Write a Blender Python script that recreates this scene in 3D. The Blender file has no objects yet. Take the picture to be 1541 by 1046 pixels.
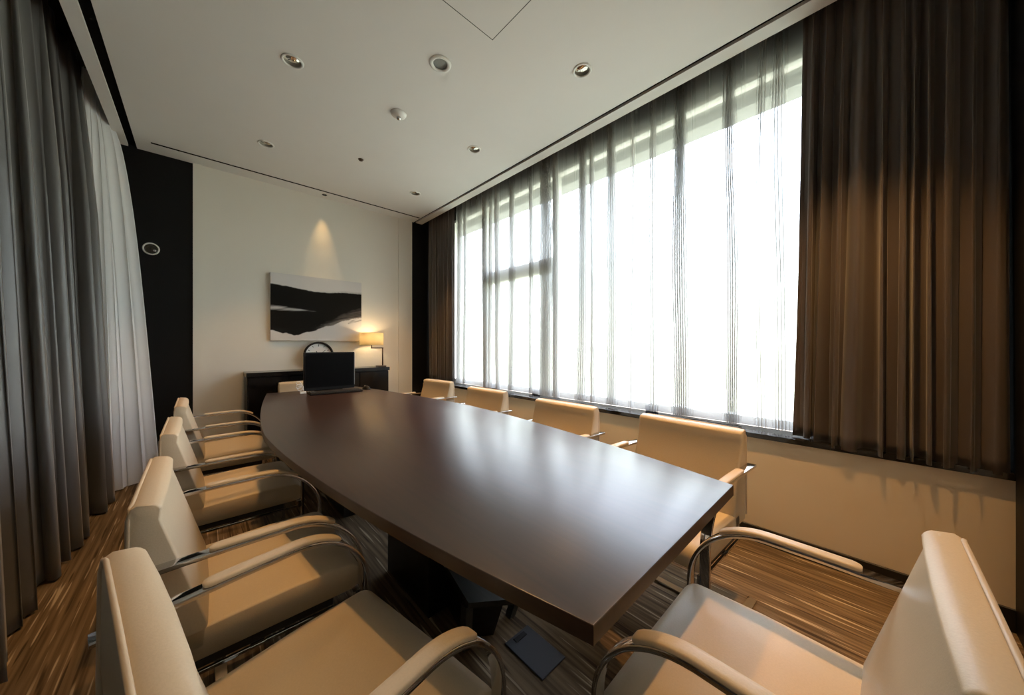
import bpy, bmesh, math, random
from mathutils import Vector, Matrix, noise
R = math.radians
PI = math.pi
random.seed(7)
SC = bpy.context.scene
COL = SC.collection

# ------------------------------------------------------------------ camera, sky, exposure
CAM_H = 1.24
cam_data = bpy.data.cameras.new('camera')
cam = bpy.data.objects.new('camera', cam_data)
COL.objects.link(cam)
cam.location = (0, 0, CAM_H)
cam.rotation_euler = (R(90), 0, R(-42.97))
cam_data.sensor_width = 36.0
cam_data.lens = 36.0 * 506.0 / 1541.0
cam_data.shift_y = -3.5 / 1541.0
cam_data.clip_start = 0.02
SC.camera = cam

SC.view_settings.view_transform = 'Standard'
SC.view_settings.look = 'None'
SC.view_settings.gamma = 1.0
SC.view_settings.use_curve_mapping = False
SC.view_settings.exposure = 0.0

SKY = 19.5
DOWN_W = 115.0        # each ceiling spot
PIC_W = 26.0
LAMP_W = 8.5
WARM = (1.0, 0.52, 0.17)

w = bpy.data.worlds.new('overcast_sky')
SC.world = w
w.use_nodes = True
nt = w.node_tree
nt.nodes.clear()
wo = nt.nodes.new('ShaderNodeOutputWorld')
bg = nt.nodes.new('ShaderNodeBackground')
tc = nt.nodes.new('ShaderNodeTexCoord')
sx = nt.nodes.new('ShaderNodeSeparateXYZ')
rp = nt.nodes.new('ShaderNodeValToRGB')
mr = nt.nodes.new('ShaderNodeMapRange')
mr.inputs['From Min'].default_value = -0.5
mr.inputs['From Max'].default_value = 0.9
nt.links.new(tc.outputs['Generated'], sx.inputs[0])
nt.links.new(sx.outputs['Z'], mr.inputs['Value'])
nt.links.new(mr.outputs[0], rp.inputs[0])
cr = rp.color_ramp
cr.elements[0].position = 0.0
cr.elements[0].color = (0.17, 0.18, 0.155, 1)
cr.elements[1].position = 1.0
cr.elements[1].color = (0.70, 0.76, 1.0, 1)
for p, c in ((0.30, (0.31, 0.315, 0.27, 1)), (0.40, (0.41, 0.43, 0.42, 1)), (0.50, (0.43, 0.455, 0.50, 1)), (0.70, (0.74, 0.78, 0.98, 1))):
    e = cr.elements.new(p)
    e.color = c
nt.links.new(rp.outputs[0], bg.inputs['Color'])
bg.inputs['Strength'].default_value = SKY
nt.links.new(bg.outputs[0], wo.inputs[0])

# ------------------------------------------------------------------ material helpers
def mat(name, color=(0.5, 0.5, 0.5), rough=0.5, metal=0.0, spec=0.5, bump=0.0, bscale=200.0, var=0.0, coat=0.0, sheen=0.0, stretch=(1, 1, 1)):
    m = bpy.data.materials.new(name)
    m.use_nodes = True
    t = m.node_tree
    b = t.nodes['Principled BSDF']
    b.inputs['Base Color'].default_value = (*color, 1)
    b.inputs['Roughness'].default_value = rough
    b.inputs['Metallic'].default_value = metal
    b.inputs['Specular IOR Level'].default_value = spec
    b.inputs['Coat Weight'].default_value = coat
    b.inputs['Sheen Weight'].default_value = sheen
    co = t.nodes.new('ShaderNodeTexCoord')
    mp = t.nodes.new('ShaderNodeMapping')
    mp.inputs['Scale'].default_value = stretch
    t.links.new(co.outputs['Object'], mp.inputs[0])
    nz = t.nodes.new('ShaderNodeTexNoise')
    nz.inputs['Scale'].default_value = bscale
    nz.inputs['Detail'].default_value = 3
    t.links.new(mp.outputs[0], nz.inputs['Vector'])
    if bump > 0:
        bp = t.nodes.new('ShaderNodeBump')
        bp.inputs['Strength'].default_value = bump
        bp.inputs['Distance'].default_value = 0.002
        t.links.new(nz.outputs['Fac'], bp.inputs['Height'])
        t.links.new(bp.outputs[0], b.inputs['Normal'])
    if var > 0:
        r = t.nodes.new('ShaderNodeValToRGB')
        r.color_ramp.elements[0].position = 0.3
        r.color_ramp.elements[1].position = 0.7
        r.color_ramp.elements[0].color = (*[c * (1 - var) for c in color], 1)
        r.color_ramp.elements[1].color = (*[min(1, c * (1 + var)) for c in color], 1)
        t.links.new(nz.outputs['Fac'], r.inputs[0])
        t.links.new(r.outputs[0], b.inputs['Base Color'])
    return m

def emit(name, color, strength):
    m = bpy.data.materials.new(name)
    m.use_nodes = True
    t = m.node_tree
    t.nodes.clear()
    o = t.nodes.new('ShaderNodeOutputMaterial')
    e = t.nodes.new('ShaderNodeEmission')
    e.inputs[0].default_value = (*color, 1)
    e.inputs[1].default_value = strength
    t.links.new(e.outputs[0], o.inputs[0])
    return m

def fabric_sheer(name, color, transp, transl):
    m = bpy.data.materials.new(name)
    m.use_nodes = True
    t = m.node_tree
    t.nodes.clear()
    o = t.nodes.new('ShaderNodeOutputMaterial')
    tr = t.nodes.new('ShaderNodeBsdfTransparent')
    tl = t.nodes.new('ShaderNodeBsdfTranslucent')
    df = t.nodes.new('ShaderNodeBsdfDiffuse')
    tl.inputs[0].default_value = (*color, 1)
    df.inputs[0].default_value = (*color, 1)
    m1 = t.nodes.new('ShaderNodeMixShader')
    m1.inputs[0].default_value = transl
    t.links.new(df.outputs[0], m1.inputs[1])
    t.links.new(tl.outputs[0], m1.inputs[2])
    # woven yarn: fine weave varies the openness a little; grazing cloth closes up
    co = t.nodes.new('ShaderNodeTexCoord')
    nz = t.nodes.new('ShaderNodeTexNoise')
    nz.inputs['Scale'].default_value = 60
    t.links.new(co.outputs['Object'], nz.inputs['Vector'])
    lw = t.nodes.new('ShaderNodeLayerWeight')
    lw.inputs[0].default_value = 0.5
    inv = t.nodes.new('ShaderNodeMath')          # path through the cloth grows with the slant of the view
    inv.operation = 'SUBTRACT'
    inv.inputs[0].default_value = 1.04
    t.links.new(lw.outputs['Facing'], inv.inputs[1])
    rec = t.nodes.new('ShaderNodeMath')
    rec.operation = 'DIVIDE'
    rec.inputs[0].default_value = 1.0
    t.links.new(inv.outputs[0], rec.inputs[1])
    ml = t.nodes.new('ShaderNodeMath')
    ml.operation = 'POWER'
    ml.inputs[0].default_value = transp
    t.links.new(rec.outputs[0], ml.inputs[1])
    ad = t.nodes.new('ShaderNodeMath')
    ad.operation = 'MULTIPLY_ADD'
    ad.inputs[1].default_value = 0.02
    t.links.new(nz.outputs['Fac'], ad.inputs[0])
    t.links.new(ml.outputs[0], ad.inputs[2])
    m2 = t.nodes.new('ShaderNodeMixShader')
    t.links.new(ad.outputs[0], m2.inputs[0])
    t.links.new(m1.outputs[0], m2.inputs[1])
    t.links.new(tr.outputs[0], m2.inputs[2])
    t.links.new(m2.outputs[0], o.inputs[0])
    return m

def glass_mat():
    m = bpy.data.materials.new('window_glass')
    m.use_nodes = True
    t = m.node_tree
    t.nodes.clear()
    o = t.nodes.new('ShaderNodeOutputMaterial')
    tr = t.nodes.new('ShaderNodeBsdfTransparent')
    tr.inputs[0].default_value = (0.93, 0.97, 0.95, 1)
    gl = t.nodes.new('ShaderNodeBsdfGlossy')
    gl.inputs['Roughness'].default_value = 0.02
    lw = t.nodes.new('ShaderNodeLayerWeight')
    lw.inputs[0].default_value = 0.5
    pw = t.nodes.new('ShaderNodeMath')
    pw.operation = 'POWER'
    pw.inputs[1].default_value = 5.0
    t.links.new(lw.outputs['Facing'], pw.inputs[0])
    fr = t.nodes.new('ShaderNodeMath')
    fr.operation = 'MULTIPLY_ADD'
    fr.inputs[1].default_value = 0.7
    fr.inputs[2].default_value = 0.035
    t.links.new(pw.outputs[0], fr.inputs[0])
    mx = t.nodes.new('ShaderNodeMixShader')
    t.links.new(fr.outputs[0], mx.inputs[0])
    t.links.new(tr.outputs[0], mx.inputs[1])
    t.links.new(gl.outputs[0], mx.inputs[2])
    t.links.new(mx.outputs[0], o.inputs[0])
    return m

def carpet_mat():
    m = bpy.data.materials.new('striped_carpet')
    m.use_nodes = True
    t = m.node_tree
    b = t.nodes['Principled BSDF']
    b.inputs['Roughness'].default_value = 0.95
    b.inputs['Specular IOR Level'].default_value = 0.15
    co = t.nodes.new('ShaderNodeTexCoord')
    def layer(scale, lo, hi, detail=2.0):
        mp = t.nodes.new('ShaderNodeMapping')
        mp.inputs['Scale'].default_value = scale
        t.links.new(co.outputs['Object'], mp.inputs[0])
        nz = t.nodes.new('ShaderNodeTexNoise')
        nz.inputs['Scale'].default_value = 1.0
        nz.inputs['Detail'].default_value = detail
        t.links.new(mp.outputs[0], nz.inputs['Vector'])
        mr = t.nodes.new('ShaderNodeMapRange')
        mr.inputs['From Min'].default_value = lo
        mr.inputs['From Max'].default_value = hi
        t.links.new(nz.outputs['Fac'], mr.inputs['Value'])
        return mr.outputs[0]
    base = t.nodes.new('ShaderNodeMixRGB')
    base.inputs[1].default_value = (0.105, 0.074, 0.044, 1)
    base.inputs[2].default_value = (0.235, 0.165, 0.095, 1)
    t.links.new(layer((55, 1.6, 1), 0.35, 0.65), base.inputs[0])
    l2 = t.nodes.new('ShaderNodeMixRGB')
    l2.inputs[2].default_value = (0.50, 0.40, 0.27, 1)
    t.links.new(layer((62, 2.4, 1), 0.625, 0.69, 1.0), l2.inputs[0])
    t.links.new(base.outputs[0], l2.inputs[1])
    l3 = t.nodes.new('ShaderNodeMixRGB')
    l3.inputs[2].default_value = (0.07, 0.048, 0.030, 1)
    mp = layer((48, 2.2, 5), 0.62, 0.68, 1.0)
    t.links.new(mp, l3.inputs[0])
    t.links.new(l2.outputs[0], l3.inputs[1])
    t.links.new(l3.outputs[0], b.inputs['Base Color'])
    fz = t.nodes.new('ShaderNodeTexNoise')
    fz.inputs['Scale'].default_value = 500
    t.links.new(co.outputs['Object'], fz.inputs['Vector'])
    bp = t.nodes.new('ShaderNodeBump')
    bp.inputs['Strength'].default_value = 0.5
    bp.inputs['Distance'].default_value = 0.003
    t.links.new(fz.outputs['Fac'], bp.inputs['Height'])
    t.links.new(bp.outputs[0], b.inputs['Normal'])
    return m

def wood_mat(name, dark, light, rough, coat=0.0, spec=0.5, axis='Y', scale=1.0):
    m = bpy.data.materials.new(name)
    m.use_nodes = True
    t = m.node_tree
    b = t.nodes['Principled BSDF']
    b.inputs['Roughness'].default_value = rough
    b.inputs['Coat Weight'].default_value = coat
    b.inputs['Coat Roughness'].default_value = 0.25
    co = t.nodes.new('ShaderNodeTexCoord')
    mp = t.nodes.new('ShaderNodeMapping')
    s = {'Y': (60, 2.5, 60), 'X': (2.5, 60, 60), 'Z': (60, 60, 2.5)}[axis]
    mp.inputs['Scale'].default_value = [q * scale for q in s]
    t.links.new(co.outputs['Object'], mp.inputs[0])
    nz = t.nodes.new('ShaderNodeTexNoise')
    nz.inputs['Scale'].default_value = 1.0
    nz.inputs['Detail'].default_value = 5
    nz.inputs['Distortion'].default_value = 0.3
    t.links.new(mp.outputs[0], nz.inputs['Vector'])
    r = t.nodes.new('ShaderNodeValToRGB')
    r.color_ramp.elements[0].position = 0.3
    r.color_ramp.elements[1].position = 0.72
    r.color_ramp.elements[0].color = (*dark, 1)
    r.color_ramp.elements[1].color = (*light, 1)
    t.links.new(nz.outputs['Fac'], r.inputs[0])
    t.links.new(r.outputs[0], b.inputs['Base Color'])
    b.inputs['Specular IOR Level'].default_value = spec
    return m

def vcol_mat(name, rough):
    m = bpy.data.materials.new(name)
    m.use_nodes = True
    t = m.node_tree
    b = t.nodes['Principled BSDF']
    a = t.nodes.new('ShaderNodeAttribute')
    a.attribute_name = 'paint'
    t.links.new(a.outputs['Color'], b.inputs['Base Color'])
    b.inputs['Roughness'].default_value = rough
    b.inputs['Specular IOR Level'].default_value = 0.12
    return m

M = {}
M['ceiling'] = mat('ceiling_paint', (0.80, 0.785, 0.75), 0.9, spec=0.2, var=0.01, bscale=3)
M['wall'] = mat('cream_wall_covering', (0.83, 0.79, 0.70), 0.75, spec=0.25, bump=0.15, bscale=500, var=0.015)
M['wall_tan'] = mat('tan_wall_covering', (0.72, 0.60, 0.43), 0.75, spec=0.25, bump=0.15, bscale=500, var=0.015)
M['black_panel'] = mat('black_panel', (0.006, 0.006, 0.0065), 0.5, spec=0.25, var=0.1)
M['pocket'] = mat('pocket_shade_tone', (0.035, 0.030, 0.024), 0.9, spec=0.1)  # shade of the unlit curtain pockets put into the base colour
M['groove'] = mat('black_groove', (0.006, 0.006, 0.006), 0.9, spec=0.1)
M['skirting'] = mat('black_skirting', (0.008, 0.008, 0.008), 0.4, var=0.1)
M['carpet'] = carpet_mat()
M['leather'] = mat('cream_leather', (0.59, 0.485, 0.335), 0.42, spec=0.4, bump=0.12, bscale=260, var=0.03)
M['piping'] = mat('leather_piping', (0.56, 0.45, 0.31), 0.45, spec=0.4)
M['chrome'] = mat('polished_steel', (0.60, 0.60, 0.61), 0.07, metal=1.0, var=0.01)
M['seat_pan'] = mat('dark_seat_pan', (0.02, 0.018, 0.016), 0.5)
M['table'] = wood_mat('dark_wenge_veneer', (0.015, 0.0042, 0.0018), (0.032, 0.0095, 0.0042), 0.32, spec=1.0)
M['table_edge'] = wood_mat('dark_table_edge', (0.022, 0.0085, 0.0042), (0.038, 0.016, 0.008), 0.42)
M['pedestal'] = wood_mat('black_pedestal', (0.008, 0.008, 0.008), (0.016, 0.016, 0.015), 0.35)
M['foot_plate'] = wood_mat('dark_grey_foot', (0.020, 0.022, 0.020), (0.045, 0.048, 0.043), 0.30)
M['sideboard'] = mat('black_lacquer', (0.006, 0.006, 0.0065), 0.14, spec=0.4, var=0.05)
M['sideboard_body'] = mat('black_oak', (0.007, 0.0065, 0.006), 0.45, spec=0.3, bump=0.1, bscale=60, stretch=(20, 1, 1))
M['drape'] = mat('brown_satin', (0.088, 0.069, 0.060), 0.36, spec=0.45, sheen=0.3, bump=0.10, bscale=500, var=0.08)
M['drape_daylit'] = mat('brown_satin_daylit', (0.125, 0.120, 0.113), 0.38, spec=0.45, sheen=0.3, bump=0.10, bscale=500, var=0.08)  # same brown satin, its grey daylight put into the colour
M['sheer'] = fabric_sheer('sheer_voile', (0.58, 0.565, 0.54), 0.55, 0.38)
M['sheer_left'] = fabric_sheer('sheer_voile_gathered', (0.90, 0.90, 0.90), 0.06, 0.22)
M['glass'] = glass_mat()
M['frame'] = mat('window_frame_paint', (0.84, 0.82, 0.76), 0.5, var=0.02)
M['outer_lintel'] = mat('outer_lintel_render', (0.30, 0.285, 0.25), 0.8)
M['sill'] = mat('black_stone', (0.012, 0.012, 0.013), 0.08, spec=0.6, var=0.2, bscale=30)
M['black_plastic'] = mat('black_plastic', (0.006, 0.006, 0.0065), 0.5, spec=0.25, bump=0.05)
M['screen'] = mat('dark_screen', (0.002, 0.002, 0.0025), 0.5, spec=0.08)
M['silver_plastic'] = mat('silver_plastic', (0.42, 0.42, 0.43), 0.35, metal=0.5)
M['white_plastic'] = mat('white_plastic', (0.80, 0.79, 0.76), 0.4)
M['key'] = mat('black_keys', (0.022, 0.022, 0.022), 0.5)
M['canvas'] = vcol_mat('painted_canvas', 0.85)
M['canvas_side'] = mat('bare_canvas', (0.66, 0.62, 0.55), 0.8)
M['bronze'] = mat('dark_bronze', (0.10, 0.065, 0.045), 0.35, metal=0.7)
M['white_metal'] = mat('white_enamel', (0.80, 0.79, 0.75), 0.4)
M['grille'] = mat('grey_speaker_mesh', (0.28, 0.30, 0.28), 0.7, bump=0.5, bscale=900)
M['reflector'] = mat('mirror_reflector', (0.70, 0.66, 0.58), 0.12, metal=1.0)
M['dark_reflector'] = mat('dark_baffle', (0.10, 0.09, 0.075), 0.25, metal=0.8)
M['bulb'] = emit('lit_bulb', (1.0, 0.80, 0.48), 14.0)
M['lampbulb'] = emit('lit_lamp_bulb', (1.0, 0.74, 0.40), 6.0)
M['clock_face'] = mat('white_clock_face', (0.78, 0.77, 0.74), 0.5)
M['floor_box'] = mat('grey_metal_plate', (0.028, 0.030, 0.036), 0.6, metal=0.0, bump=0.1, bscale=100)
M['seam'] = mat('ceiling_shadow_gap', (0.10, 0.10, 0.09), 0.9)

sm = bpy.data.materials.new('lamp_shade_linen')
sm.use_nodes = True
t = sm.node_tree
t.nodes.clear()
o_ = t.nodes.new('ShaderNodeOutputMaterial')
d_ = t.nodes.new('ShaderNodeBsdfDiffuse')
l_ = t.nodes.new('ShaderNodeBsdfTranslucent')
d_.inputs[0].default_value = (0.78, 0.68, 0.50, 1)
l_.inputs[0].default_value = (0.92, 0.82, 0.60, 1)
x_ = t.nodes.new('ShaderNodeMixShader')
x_.inputs[0].default_value = 0.75
t.links.new(d_.outputs[0], x_.inputs[1])
t.links.new(l_.outputs[0], x_.inputs[2])
t.links.new(x_.outputs[0], o_.inputs[0])
M['shade'] = sm

# ------------------------------------------------------------------ mesh helpers
def obj(name, bm, m, parent=None, smooth=False, loc=None, mats=None):
    me = bpy.data.meshes.new(name)
    bm.normal_update()
    bm.to_mesh(me)
    bm.free()
    if mats:
        for q in mats:
            me.materials.append(q)
    elif m is not None:
        me.materials.append(m)
    if smooth:
        for p in me.polygons:
            p.use_smooth = True
    o = bpy.data.objects.new(name, me)
    COL.objects.link(o)
    if loc is not None:
        o.location = loc
    if parent is not None:
        o.parent = parent
    return o

def thing(name, label, cat, loc=(0, 0, 0), rz=0.0, group=None):
    o = bpy.data.objects.new(name, None)
    COL.objects.link(o)
    o.empty_display_size = 0.1
    o.location = loc
    o.rotation_euler = (0, 0, rz)
    tag(o, label, cat, group)
    return o

def tag(o, label, cat, group=None, kind=None):
    o['label'] = label
    o['category'] = cat
    if group:
        o['group'] = group
    if kind:
        o['kind'] = kind
    return o

def struct(name, bm, m, smooth=False, parent=None, label=None):
    o = obj(name, bm, m, parent, smooth)
    if parent is None:
        o['kind'] = 'structure'
    if label:
        o['label'] = label
    return o

def B():
    return bmesh.new()

def box(bm, x0, x1, y0, y1, z0, z1, bevel=0.0, seg=2, mi=0):
    g = bmesh.ops.create_cube(bm, size=1.0, matrix=Matrix.Translation(((x0 + x1) / 2, (y0 + y1) / 2, (z0 + z1) / 2)) @ Matrix.Diagonal((x1 - x0, y1 - y0, z1 - z0, 1)))
    vs = g['verts']
    fs = list({f for v in vs for f in v.link_faces})
    for f in fs:
        f.material_index = mi
    if bevel > 0:
        es = list({e for v in vs for e in v.link_edges})
        bmesh.ops.bevel(bm, geom=es, offset=bevel, segments=seg, profile=0.5, affect='EDGES')
    return vs

def prism(bm, pts, z0, z1, pts_top=None, mi=0):
    lo = [bm.verts.new((p[0], p[1], z0)) for p in pts]
    hi = [bm.verts.new((p[0], p[1], z1)) for p in (pts_top or pts)]
    n = len(pts)
    f = [bm.faces.new(lo[::-1]), bm.faces.new(hi)]
    for i in range(n):
        f.append(bm.faces.new((lo[i], lo[(i + 1) % n], hi[(i + 1) % n], hi[i])))
    for q in f:
        q.material_index = mi
    bmesh.ops.recalc_face_normals(bm, faces=f)
    return f

def lathe(bm, prof, seg=32, mat4=None, closed=False, mi=0):
    rings = []
    for r, z in prof:
        ring = []
        for k in range(seg):
            a = 2 * PI * k / seg
            v = Vector((r * math.cos(a), r * math.sin(a), z))
            ring.append(bm.verts.new(mat4 @ v if mat4 else v))
        rings.append(ring)
    n = len(rings)
    for i in range(n if closed else n - 1):
        a, b = rings[i], rings[(i + 1) % n]
        for k in range(seg):
            f = bm.faces.new((a[k], a[(k + 1) % seg], b[(k + 1) % seg], b[k]))
            f.material_index = mi
    if not closed:
        for q in (rings[0], rings[-1]):
            if (q[0].co - q[seg // 2].co).length > 1e-5:
                f = bm.faces.new(q)
                f.material_index = mi
    bmesh.ops.remove_doubles(bm, verts=bm.verts[:], dist=1e-6)
    bmesh.ops.recalc_face_normals(bm, faces=bm.faces[:])

def tube(bm, pts, r, seg=10):
    pts = [Vector(p) for p in pts]
    rings = []
    up = Vector((0, 0, 1))
    for i, p in enumerate(pts):
        d = (pts[min(i + 1, len(pts) - 1)] - pts[max(i - 1, 0)]).normalized()
        u = up if abs(d.dot(up)) < 0.95 else Vector((1, 0, 0))
        a = d.cross(u).normalized()
        b = d.cross(a).normalized()
        rings.append([bm.verts.new(p + (a * math.cos(2 * PI * k / seg) + b * math.sin(2 * PI * k / seg)) * r) for k in range(seg)])
    for q, s in zip(rings, rings[1:]):
        for k in range(seg):
            bm.faces.new((q[k], q[(k + 1) % seg], s[(k + 1) % seg], s[k]))
    bm.faces.new(rings[0])
    bm.faces.new(rings[-1])
    bmesh.ops.recalc_face_normals(bm, faces=bm.faces[:])

def ribbon(bm, path, thick, y0, y1, bev=0.0):
    """flat bar: path of (x,z), thickness across the path in the xz plane, width along y"""
    n = len(path)
    sec = []
    for i in range(n):
        a = Vector(path[max(i - 1, 0)])
        b = Vector(path[min(i + 1, n - 1)])
        d = (b - a).normalized()
        nn = Vector((-d.y, d.x)) * (thick / 2)
        p = Vector(path[i])
        sec.append([bm.verts.new((p.x + nn.x, y0, p.y + nn.y)), bm.verts.new((p.x + nn.x, y1, p.y + nn.y)),
                    bm.verts.new((p.x - nn.x, y1, p.y - nn.y)), bm.verts.new((p.x - nn.x, y0, p.y - nn.y))])
    for a, b in zip(sec, sec[1:]):
        for k in range(4):
            bm.faces.new((a[k], a[(k + 1) % 4], b[(k + 1) % 4], b[k]))
    bm.faces.new(sec[0][::-1])
    bm.faces.new(sec[-1])
    bmesh.ops.recalc_face_normals(bm, faces=bm.faces[:])
    if bev > 0:
        es = [e for e in bm.edges if len(e.link_faces) == 2 and e.calc_face_angle(0) > R(50)]
        bmesh.ops.bevel(bm, geom=es, offset=bev, segments=2, profile=0.5, affect='EDGES')

def arc(cx, cz, r, a0, a1, n):
    return [(cx + r * math.cos(R(a0 + (a1 - a0) * k / n)), cz + r * math.sin(R(a0 + (a1 - a0) * k / n))) for k in range(n + 1)]

def autosmooth(o, ang=40):
    me = o.data
    for p in me.polygons:
        p.use_smooth = True
    bm = bmesh.new()
    bm.from_mesh(me)
    for e in bm.edges:
        if len(e.link_faces) == 2 and e.calc_face_angle(0) > R(ang):
            e.smooth = False
    bm.to_mesh(me)
    bm.free()
    return o

# ------------------------------------------------------------------ room
XW, YF, YN, XL, ZC = 2.58, 4.80, -0.42, -0.92, 3.13
ZP = 3.46                    # top of the curtain pockets
GL0, GL1, SL = -0.490, -0.433, -0.561          # left groove and strip
GR0, GR1, SR = 2.418, 2.456, 2.560             # right groove and strip

b = B()
box(b, XL - .2, 3.1, YN - .2, YF + .3, -0.12, 0.0)
struct('floor', b, M['carpet'])

# ceiling sheet with openings for the recessed fittings
DOWN = [(0.456, 0.104), (1.935, 0.104), (0.456, 1.364), (1.930, 1.364), (0.456, 2.633), (1.945, 2.623), (0.461, 3.888), (1.972, 3.883)]
SPEAKER = (1.187, 1.980)
PIN = (1.157, 4.700)
holes = [(x, y, 0.062) for x, y in DOWN] + [(SPEAKER[0], SPEAKER[1], 0.060), (PIN[0], PIN[1], 0.026)]
b = B()
def loop(pts):
    vs = [b.verts.new((x, y, ZC)) for x, y in pts]
    for i in range(len(vs)):
        b.edges.new((vs[i], vs[(i + 1) % len(vs)]))
    return vs
loop([(GL1, YN), (GR0, YN), (GR0, YF + .05), (GL1, YF + .05)])
for hx, hy, hr in holes:
    loop([(hx + hr * math.cos(2 * PI * k / 32), hy + hr * math.sin(2 * PI * k / 32)) for k in range(32)])
bmesh.ops.triangle_fill(b, use_beauty=True, use_dissolve=False, edges=b.edges[:], normal=(0, 0, -1))
for f in b.faces:
    if f.normal.z > 0:
        f.normal_flip()
for (x0, x1) in ((SL, GL0), (GR1, SR)):                   # narrow plaster strips beyond the grooves
    box(b, x0, x1, YN, YF + .05, ZC, ZC + 0.02)
struct('ceiling', b, M['ceiling'])
b = B()
box(b, XL - .2, 3.1, YN - .2, YF + .3, ZP, ZP + 0.1)
struct('ceiling_slab', b, M['pocket'])
b = B()
box(b, GL0, GL1, YN, YF + .05, ZC + 0.022, ZC + 0.05)
box(b, GL1 - .004, GL1, YN, YF + .05, ZC, ZC + 0.022)
struct('trim_1', b, M['groove'])
b = B()
box(b, GR0, GR1, YN, YF + .05, ZC + 0.022, ZC + 0.05)
box(b, GR0, GR0 + .004, YN, YF + .05, ZC, ZC + 0.022)
struct('trim_2', b, M['groove'])
b = B()
box(b, SL, SL + 0.01, YN, YF + .05, ZC + 0.021, ZP)
struct('trim_3', b, M['pocket'])
b = B()
box(b, SR - 0.01, SR, YN, YF + .05, ZC + 0.021, ZP)
struct('trim_4', b, M['pocket'])

# far wall: cream field between two shallow pilasters, black niches at both ends
b = B()
box(b, 0.025, 2.17, YF + 0.012, YF + 0.2, 0, ZP)
struct('wall_far', b, M['wall'])
b = B()
box(b, -0.045, 0.025, YF, YF + 0.2, 0, ZP)
struct('trim_5', b, M['wall'])
b = B()
box(b, 2.17, 2.385, YF, YF + 0.2, 0, ZP)
struct('trim_6', b, M['wall'])
b = B()
box(b, XL, -0.045, YF + 0.02, YF + 0.2, 0, ZP)
struct('trim_7', b, M['black_panel'])
b = B()
box(b, 2.385, 3.0, YF + 0.02, YF + 0.2, 0, ZP)
struct('trim_8', b, M['black_panel'])
b = B()
box(b, XL - 0.15, XL, YN - .2, YF + .2, 0, ZP)
struct('wall_left', b, M['wall'])
b = B()
box(b, XL, 2.40, YN - 0.15, YN, 0, ZP)
struct('wall_near', b, M['wall'])
b = B()
box(b, 2.40, 3.0, YN - 0.15, YN, 0, ZP)
struct('trim_9', b, M['black_panel'])

# window wall
XG = 2.80
WY0, WY1 = 0.02, 4.30
WZ0, WZ1 = 0.70, 3.09
b = B()
box(b, XW, 3.0, YN, YF + .02, 0, 0.655)
struct('wall_right', b, M['wall_tan'])
b = B()
box(b, XG - 0.02, XG + .075, YN, YF + .02, WZ1, ZP)
box(b, XG - 0.02, XG + .075, YN, WY0, 0.655, WZ1)
box(b, XG - 0.02, XG + .075, WY1, YF + .02, 0.655, WZ1)
struct('wall_window_surround', b, M['pocket'])
b = B()
box(b, XG + 0.13, XG + 0.30, WY0 - .3, WY1 + .3, 2.985, 3.40)
box(b, XG + 0.076, XG + 0.14, WY0 - .3, WY1 + .3, 3.06, 3.40)
struct('trim_11', b, M['outer_lintel'])
b = B()
box(b, XW - 0.012, XW, YN, YF + .02, 0, 0.10, 0.002, 1)
struct('baseboard_right', b, M['skirting'])
b = B()
box(b, XW - 0.025, XG - 0.022, YN + .003, YF + .015, 0.657, 0.688, 0.003, 2)
struct('trim_10', b, M['sill'])

wn = bpy.data.objects.new('window_1', None)
COL.objects.link(wn)
wn.location = (XG, (WY0 + WY1) / 2, WZ0)
wn['kind'] = 'structure'
def wpart(name, bm, m):
    o = obj(name, bm, m, wn)
    o.matrix_parent_inverse = Matrix.Translation(wn.location).inverted()
    return o
b = B()
F0, F1 = XG - 0.015, XG + 0.07
box(b, F0, F1, WY0, WY1, WZ0 - .012, WZ0 + 0.05, 0.003, 1)
box(b, F0, F1, WY0, WY1, WZ1 - 0.035, WZ1, 0.003, 1)
for y in (WY0, 2.29, 3.47, WY1 - 0.06):
    box(b, F0 + .001, F1 - .001, y, y + 0.06, WZ0 + .03, WZ1 - .03, 0.003, 1)
box(b, F0 + .002, F1 - .002, 2.34, 3.48, 2.04, 2.19, 0.003, 1)
wpart('window_frame', b, M['frame'])
for y0, y1, z0, z1 in ((WY0 + .05, 2.30, WZ0 + .04, WZ1 - .06), (2.34, 3.48, WZ0 + .04, 2.05), (2.34, 3.48, 2.18, WZ1 - .06), (3.52, WY1 - .05, WZ0 + .04, WZ1 - .06)):
    b = B()
    box(b, XG + 0.024, XG + 0.030, y0, y1, z0, z1)
    wpart('pane', b, M['glass'])
for y in (1.26, 2.58, 3.30):
    b = B()
    box(b, F0 - 0.030, F0, y - 0.05, y + 0.05, WZ0 - .010, WZ0 + 0.035, 0.006, 2)
    wpart('window_latch', b, M['black_plastic'])

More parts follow.
